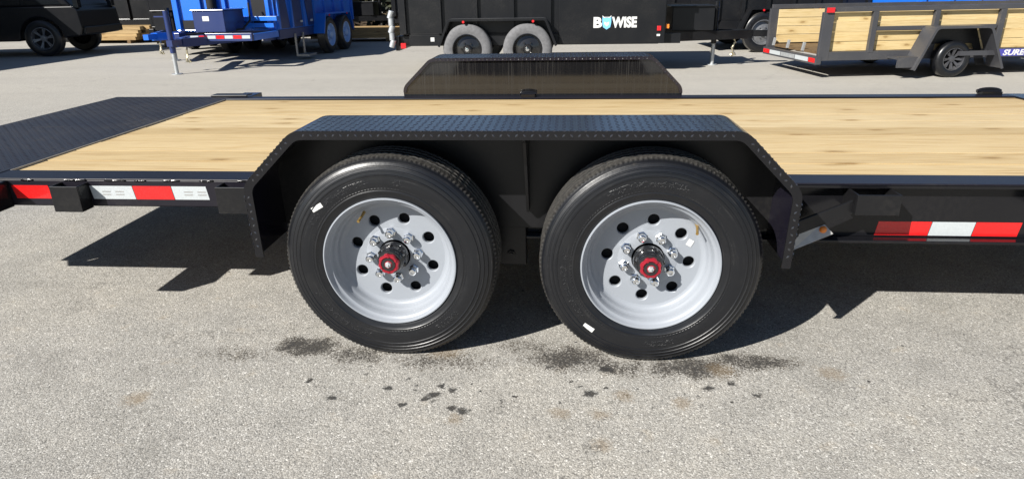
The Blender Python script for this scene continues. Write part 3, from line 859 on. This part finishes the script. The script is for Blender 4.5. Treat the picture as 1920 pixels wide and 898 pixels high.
# logo plate: body panel at the front end of the near side
MB().box(2.55, Ld-.02, -hw-.066, -hw-.012, .44, 1.2).build('side_panel', 'bgblack', DT, bevel=.004)
yl = -hw-.0672
lb_ = text_mesh('logo_letter', 'B', .205, 'white', .010)
x0 = .566+2.51
s_ = link_mesh('logo_letter', lb_, DT, (x0, yl, .69), (pi/2, 0, 0)); s_.scale = (1.15, 1, 1)
lw_ = text_mesh('logo_letters', 'WISE', .205, 'white', .010)
s_ = link_mesh('logo_letters', lw_, DT, (x0+.30, yl, .69), (pi/2, 0, 0)); s_.scale = (.80, 1, 1)
sh = [(0, -.035), (.055, .0), (.068, .06), (.068, .15), (.045, .13), (.02, .14), (-.02, .14), (-.045, .13), (-.068, .15), (-.068, .06), (-.055, 0)]
em = MB().prism([(x0+.21+a, .69+b) for a, b in sh], 'y', yl-.0008, yl+.0003).build('logo_shield', 'lightblue', DT)
MB().prism([(x0+.21+a*.6, .70+b*.55) for a, b in [(0, 0), (.06, .06), (.06, .13), (.015, .11), (0, .08), (-.015, .11), (-.06, .13), (-.06, .06)]], 'y', yl-.0018, yl-.0010).build('logo_shield_mark', 'white', em)
MB().prism([(x0+.21+a, .69+b) for a, b in [(-.068, .155), (-.045, .135), (.045, .135), (.068, .155), (.068, .172), (.04, .150), (-.04, .150), (-.068, .172)]], 'y', yl-.0008, yl+.0003).build('logo_shield_rim', 'white', em)
MB().box(4.06, 4.12, -hw-.085, -hw-.067, .63, .70).build('marker_lamp', 'redlens', DT, bevel=.004)
MB().box(4.06, 4.11, -hw-.083, -hw-.067, .55, .58).build('marker_lamp', 'white', DT)
MB().box(4.20, 4.25, -hw-.02, -hw+.02, .66, .72).build('marker_lamp', 'amber', DT)
MB().box(.02, .10, -hw-.07, -hw-.013, .40, .48).build('marker_lamp', 'redlens', DT)
MB().box(.50, .56, -hw-.02, -hw-.012, .50, .56).build('sticker', 'white', DT)
pf = MB(); 
for k in range(5): pf.tube([(-.14+.02*(k % 2), -.98, .42+k*.11), (-.10-.02*(k % 2), -.98, .53+k*.11)], .045, 8)
pf.build('rolled_tarp', 'galv', DT, smooth=60)

# blue dump trailer, tongue towards the camera
BL = dump_trailer('dump_trailer', (-6.15, 14.75, 0), -pi/2-.04, 'bright blue dump trailer with pale blue wheels and its tongue pointing forward', body='blue', frame='blue', rim=BGRB, bodyh=1.5, box_w=2.0)
for q in list(BL.children):
    k0 = q.name.split('.')[0]
    if k0 in ('tongue', 'tongue_jack'): q.data.materials[0] = M_['navy']
    if k0 == 'tongue_jack': q.location.x += .78; q.location.y -= .04
    if k0 == 'pump_box': bpy.data.objects.remove(q)
MB().box(5.22, 5.29, -.12, 1.06, .49, .62).build('front_beam', 'navy', BL, bevel=.004)
for k in range(7):
    y0 = -.08+k*.16
    MB().box(5.291, 5.2935, y0, y0+.15, .53, .585).build('reflective_strip', 'tape_white' if k % 2 == 0 else 'tape_red', BL)
MB().box(4.45, 5.15, -.06, .52, .63, .99).box(4.43, 5.17, -.08, .54, .99, 1.01).build('pump_box', 'navy', BL, bevel=.01)
MB().box(5.151, 5.154, .12, .24, .82, .90).build('sticker', 'white', BL)
MB().box(4.25, 5.2, .98, 1.06, .49, .60).build('front_frame', 'blue', BL, bevel=.004)
MB().box(4.25, 5.2, -.12, -.04, .49, .60).build('front_frame', 'blue', BL, bevel=.004)
for q in BL.children:
    if q.name.split('.')[0] in ('side_skirt', 'frame'): q.data.materials[0] = M_['navy']  # navy over blue: shade of the gap under the box put into colour
for yy in (-.92, -.45, .05, .5, .9):
    MB().box(4.201, 4.26, yy-.035, yy+.035, .63, 1.5).build('front_rib', 'blue', BL, bevel=.004)
MB().box(4.202, 4.215, .58, .84, .64, 1.42).build('front_shade_slab', 'dark', BL)  # flat dark slabs: recess shade painted onto the front face
MB().box(4.202, 4.215, -.86, -.52, .64, .80).build('front_shade_slab', 'dark', BL)
for xx in (2.2, 2.9, 3.6):
    MB().add([(xx, 1.003, .62), (xx+.5, 1.003, .62), (xx+.62, 1.003, 1.3), (xx+.12, 1.003, 1.3), (xx, 1.012, .62), (xx+.5, 1.012, .62), (xx+.62, 1.012, 1.3), (xx+.12, 1.012, 1.3)],
             [(0, 1, 2, 3), (7, 6, 5, 4), (0, 4, 5, 1), (1, 5, 6, 2), (2, 6, 7, 3), (3, 7, 4, 0)]).build('side_panel', 'navy', BL)
MB().tube([(4.4, .62, 1.1), (4.5, .66, .8), (4.7, .60, .66), (5.0, .3, .62), (5.6, .05, .62)], .018, 8).build('hydraulic_hose', 'dark', BL, smooth=50)
MB().box(4.2, 4.34, .0, 1.10, .78, .86).build('step_ledge', 'blue', BL, bevel=.004)
MB().box(4.24, 4.29, .05, 1.0, .66, .74).build('front_gusset', 'blue', BL)
MB().tube([(4.27, -.18, .66), (4.27, -.18, 1.5)], .09, 14).build('hoist_cylinder', 'dark', BL, smooth=40)
for k in range(6):
    MB().box(.6+k*.5, .72+k*.5, 1.062, 1.064, .70, .74).build('reflective_strip', 'tape_white', BL)
stp = MB().box(3.1, 3.5, 1.02, 1.28, .06, .10).box(3.1, 3.13, 1.02, 1.05, .10, .5).box(3.47, 3.5, 1.02, 1.05, .10, .5).build('side_step', 'steel', BL)

# blue tongue of a neighbouring trailer, seen left of the jack
NB = dump_trailer('dump_trailer', (-7.95, 16.0, 0), -pi/2+.02, 'black dump trailer with blue tongue left of the bright blue trailer', body='bgblack', frame='bgblack', rim=BGR, bodyh=1.4, L=3.8)

for q in NB.children:
    if q.name.split('.')[0] == 'tongue': q.data.materials[0] = M_['blue']
# black trailers in the back row
dump_trailer('dump_trailer', (3.0, 12.9, 0), .06, 'black dump trailer behind the pine-sided utility trailer', L=3.6, bodyh=1.35)
dump_trailer('dump_trailer', (-4.6, 17.3, 0), .03, 'black dump trailer in the back row behind the logo trailer', L=4.4, bodyh=1.5)
dump_trailer('dump_trailer', (-15.8, 18.0, 0), .02, 'black dump trailer in the back row behind the dark car', L=4.6, bodyh=1.5)
dump_trailer('dump_trailer', (-10.6, 18.6, 0), -.03, 'black dump trailer in the back row behind the blue trailers', L=4.2, bodyh=1.5)
dump_trailer('dump_trailer', (1.6, 17.2, 0), .02, 'black dump trailer in the back row behind the tongue jack', L=4.4, bodyh=1.5)
dump_trailer('dump_trailer', (6.2, 11.6, 0), .10, 'blue dump trailer showing just above the pine sideboards', body='blue', frame='bgblack', L=3.6, bodyh=1.4)

# ------------------------------------------------------------------ utility trailer with pine sides
U = root('utility_trailer', (3.72, 7.75, 0), radians(8), 'single-axle utility trailer with pine board sides and charcoal frame', 'trailer')
LU, WU = 4.3, 1.75
zb0, zb1, zt = .25, .37, .90
def ub(name, mb, mat='bggrey', par=U, bev=.004): return mb.build(name, mat, par, bevel=bev)
for y in (0, WU-.06):
    ub('bottom_rail', MB().box(.02, LU, y, y+.06, zb0, zb1))
    ub('top_rail', MB().box(.0, LU, y, y+.06, zt, zt+.065))
    ub('middle_rail', MB().box(.72, 2.5, y, y+.05, .645, .70))
    for x, w in ((-.03, .15), (.68, .075), (1.57, .07), (2.52, .08), (3.4, .075), (LU-.08, .08)):
        ub('upright', MB().box(x, x+w, y-.004, y+.058, zb1-.02 if x > 0 else zb0, zt))
for y, s in ((.062, 1), (WU-.085, 1)):
    zz = [.375, .505, .635, .765, .895]
    for a, b in zip(zz, zz[1:]):
        MB().box(.10, LU-.05, y, y+.022, a, b-.006).build('sideboard', 'bgpine', U, bevel=.002)
MB().box(LU-.03, LU, .06, WU-.06, .375, .63).box(LU-.03, LU, .06, WU-.06, .636, .89).build('front_board', 'bgpine', U)
for i in range(10):
    y = .10+i*(WU-.2)/10
    MB().box(.05, LU-.05, y, y+(WU-.2)/10-.008, .325, .36).build('floor_board', 'post', U)
rb = ub('rear_bar', MB().box(-.06, .02, -.01, WU+.01, .20, .31))
for a, b, mt in ((.02, .20, 'tape_red'), (.22, .62, 'tape_white'), (.64, 1.10, 'galv'), (1.12, 1.50, 'tape_white'), (1.52, 1.74, 'tape_red')):
    MB().box(-.0625, -.0602, a, b, .225, .285).build('reflective_strip', mt, rb)
MB().box(.0, .10, -.03, -.004, zt-.005, zt+.06).build('marker_lamp', 'redlens', U)
fd = MB(); prof = [(1.20, .13), (1.43, .70), (2.22, .70), (2.50, .13)]
fr_ = rounded(prof, .07, 5); fi = offs(fr_, .008)
uf = MB().prism(fr_+fi[::-1], 'y', -.29, -.004).build('fender', 'bggrey', U, smooth=30)
MB().prism([(1.26, .15), (1.45, .66), (2.2, .66), (2.44, .15), (2.30, .15), (2.18, .45), (1.55, .45), (1.40, .15)], 'y', -.012, -.005).build('fender_wall', 'bgblack', uf)
MB().prism(offs(fr_, -.004)+offs(fr_, .03)[::-1], 'y', -.296, -.288).build('fender_lip', 'bggrey', uf)
MB().box(.98, 1.28, -.24, -.004, .27, .30).box(.98, 1.28, -.245, -.235, .16, .30).build('fender_step', 'bggrey', U)
MB().box(1.9, 2.46, -.20, -.12, .30, .36).build('fender_brace', 'bggrey', U)
bgwheel(U, 1.84, -.19, .25, -1, UT, UTR); bgwheel(U, 1.84, WU+.19, .25, 1, UT, UTR)
MB().tube([(1.84, -.1, .25), (1.84, WU+.1, .25)], .04, 10).build('axle', 'dark', U)
MB().prism([(2.62, .262), (3.62, .262), (3.62, .358), (2.62, .358)], 'y', -.0035, -.0005).build('name_label', 'labelblue', U)
s_ = link_mesh('label_letters', text_mesh('label_letters', 'SURE-TRAC', .105, 'white', .004, shear=.2), U, (2.68, -.0045, .275), (pi/2, 0, 0)); s_.scale = (1.3, 1, 1)
tgu = MB().bar((LU-.3, .3, .30), (LU+1.3, WU/2, .34), .06, .1).bar((LU-.3, WU-.3, .30), (LU+1.3, WU/2, .34), .06, .1).build('tongue', 'bggrey', U)
MB().tube([(LU+1.1, WU/2, .0), (LU+1.1, WU/2, .8)], .035, 10).build('tongue_jack', 'galv', U)
# folded rear gate lying in the bed edge
gt = MB()
for y in (.12, .6, 1.1, WU-.15): gt.bar((.03, y, .34), (.05, y, .46), .04, .03, up=(1, 0, 0))
gt.build('gate_hinge', 'galv', U)

# ------------------------------------------------------------------ dark car at the left
CAR = root('parked_car', (-13.09, 12.94, 0), .17, 'dark parked sport utility car at the left edge', 'car')
# local x to the right (rear end), y away; near side y=-.95
def arch(cx, r, n=10): return [(cx+r*cos(pi*k/n), .385+r*sin(pi*k/n)) for k in range(n+1)]
xa, xb = -1.35, 1.47
lower = [(2.30, .42), (2.36, .60), (2.33, .98), (2.25, 1.06), (-2.0, 1.04), (-2.38, .92), (-2.42, .45)]
low = [(-2.42, .42)] + [(-1.85, .36)] + list(reversed(arch(xa, .46))) + [(-.85, .34), (.98, .34)] + list(reversed(arch(xb, .46))) + [(1.98, .40), (2.30, .44), (2.36, .60), (2.33, .98), (2.25, 1.06), (-1.0, 1.06), (-2.1, .98), (-2.40, .85)]
car_b = MB().prism(low, 'y', -.93, .93).build('body', 'bgblack', CAR, bevel=.03)
ch_ = [(-.95, 1.05), (-.25, 1.62), (1.75, 1.66), (2.22, 1.05)]
MB().prism(ch_, 'y', -.90, .90).build('cabin', 'bgblack', CAR, bevel=.05)
for y in (-.908, .902):
    for q in ([(-.72, 1.10), (-.18, 1.54), (.30, 1.56), (.30, 1.10)], [(.38, 1.10), (.38, 1.56), (1.18, 1.57), (1.18, 1.10)], [(1.26, 1.10), (1.26, 1.57), (1.68, 1.57), (2.02, 1.10)]):
        MB().prism(q, 'y', y, y+.006).build('window', 'glass', CAR)
    for x in (-.7, .34, 1.22):
        s_ = -1 if y < 0 else 1
        MB().box(x, x+.006, s_*.932-.001, s_*.932+.001, .48, 1.03).build('door_seam', 'dark', car_b)
    for x in (.18, 1.05): MB().box(x-.10, x+.06, s_*.935-.012, s_*.935+.012, .90, .93).build('door_handle', 'dark', CAR, bevel=.006)
MB().box(2.33, 2.41, -.88, .88, .46, .62).build('bumper', 'bgblack', CAR, bevel=.02)
MB().box(-2.48, -2.40, -.88, .88, .44, .64).build('bumper', 'bgblack', CAR, bevel=.02)
for s in (-1, 1):
    MB().box(2.24, 2.345, s*.78-.08, s*.78+.08, 1.02, 1.40).build('tail_light', 'glass', CAR, bevel=.01)
    MB().box(-2.42, -2.33, s*.66-.18, s*.66+.18, .72, .84).build('headlight', 'glass', CAR, bevel=.01)
for x in (xa, xb):
    bgwheel(CAR, x, -.945, .39, -1, SUVT, SUVR, .4+x); bgwheel(CAR, x, .945, .39, 1, SUVT, SUVR)

# unseen enclosed trailer, added to cast a shadow across the yard's left side
E = root('shadow_casting_trailer', (-13.9, 8.0, 0), 0, 'tall grey enclosed trailer out of view on the left, added to cast a shadow by the dark car', 'trailer')
MB().box(-1.1, 1.1, -4.6, 3.3, .45, 2.65).build('body', 'bggrey', E, bevel=.05)
MB().box(-.9, .9, -4.4, 3.1, .33, .45).build('frame', 'bgblack', E)
for yy in (-.9, .05):
    for s in (-1, 1):
        w = link_mesh('wheel', BGR, E, (s*1.14, yy, .385), (0, 0, pi/2*s)); link_mesh('tyre', BGTG if 0 else BGT, w)
MB().bar((0, -4.4, .40), (0, -5.9, .40), .1, .12).build('tongue', 'bgblack', E)

# ------------------------------------------------------------------ lumber and clutter
def lumber(loc, rz, label, n, L, layers):
    t = root('lumber_stack', loc, rz, label, 'lumber', None)
    for k in (-1, 1): MB().box(k*L*.33-.05, k*L*.33+.05, -.5, .5, 0.0, .09).build('bearer', 'post', t)
    me = MB().box(-L/2, L/2, -.075, .075, 0, .085).mesh('timber', 'lumber')
    for j in range(layers):
        for i in range(n):
            link_mesh('timber', me, t, (random.uniform(-.15, .15), -.42+i*.165, .09+j*.09), (0, 0, random.uniform(-.01, .01)))
    return t
lumber((-5.4, 16.25, 0), .04, 'stack of pale timber between the blue and black trailers', 6, 2.4, 3)
lumber((-12.6, 16.6, 0), -.05, 'stack of pale timber to the right of the dark car', 6, 1.8, 4)
lumber((-9.9, 15.2, 0), .3, 'small pile of timber left of the blue trailer tongue', 3, 1.0, 2)
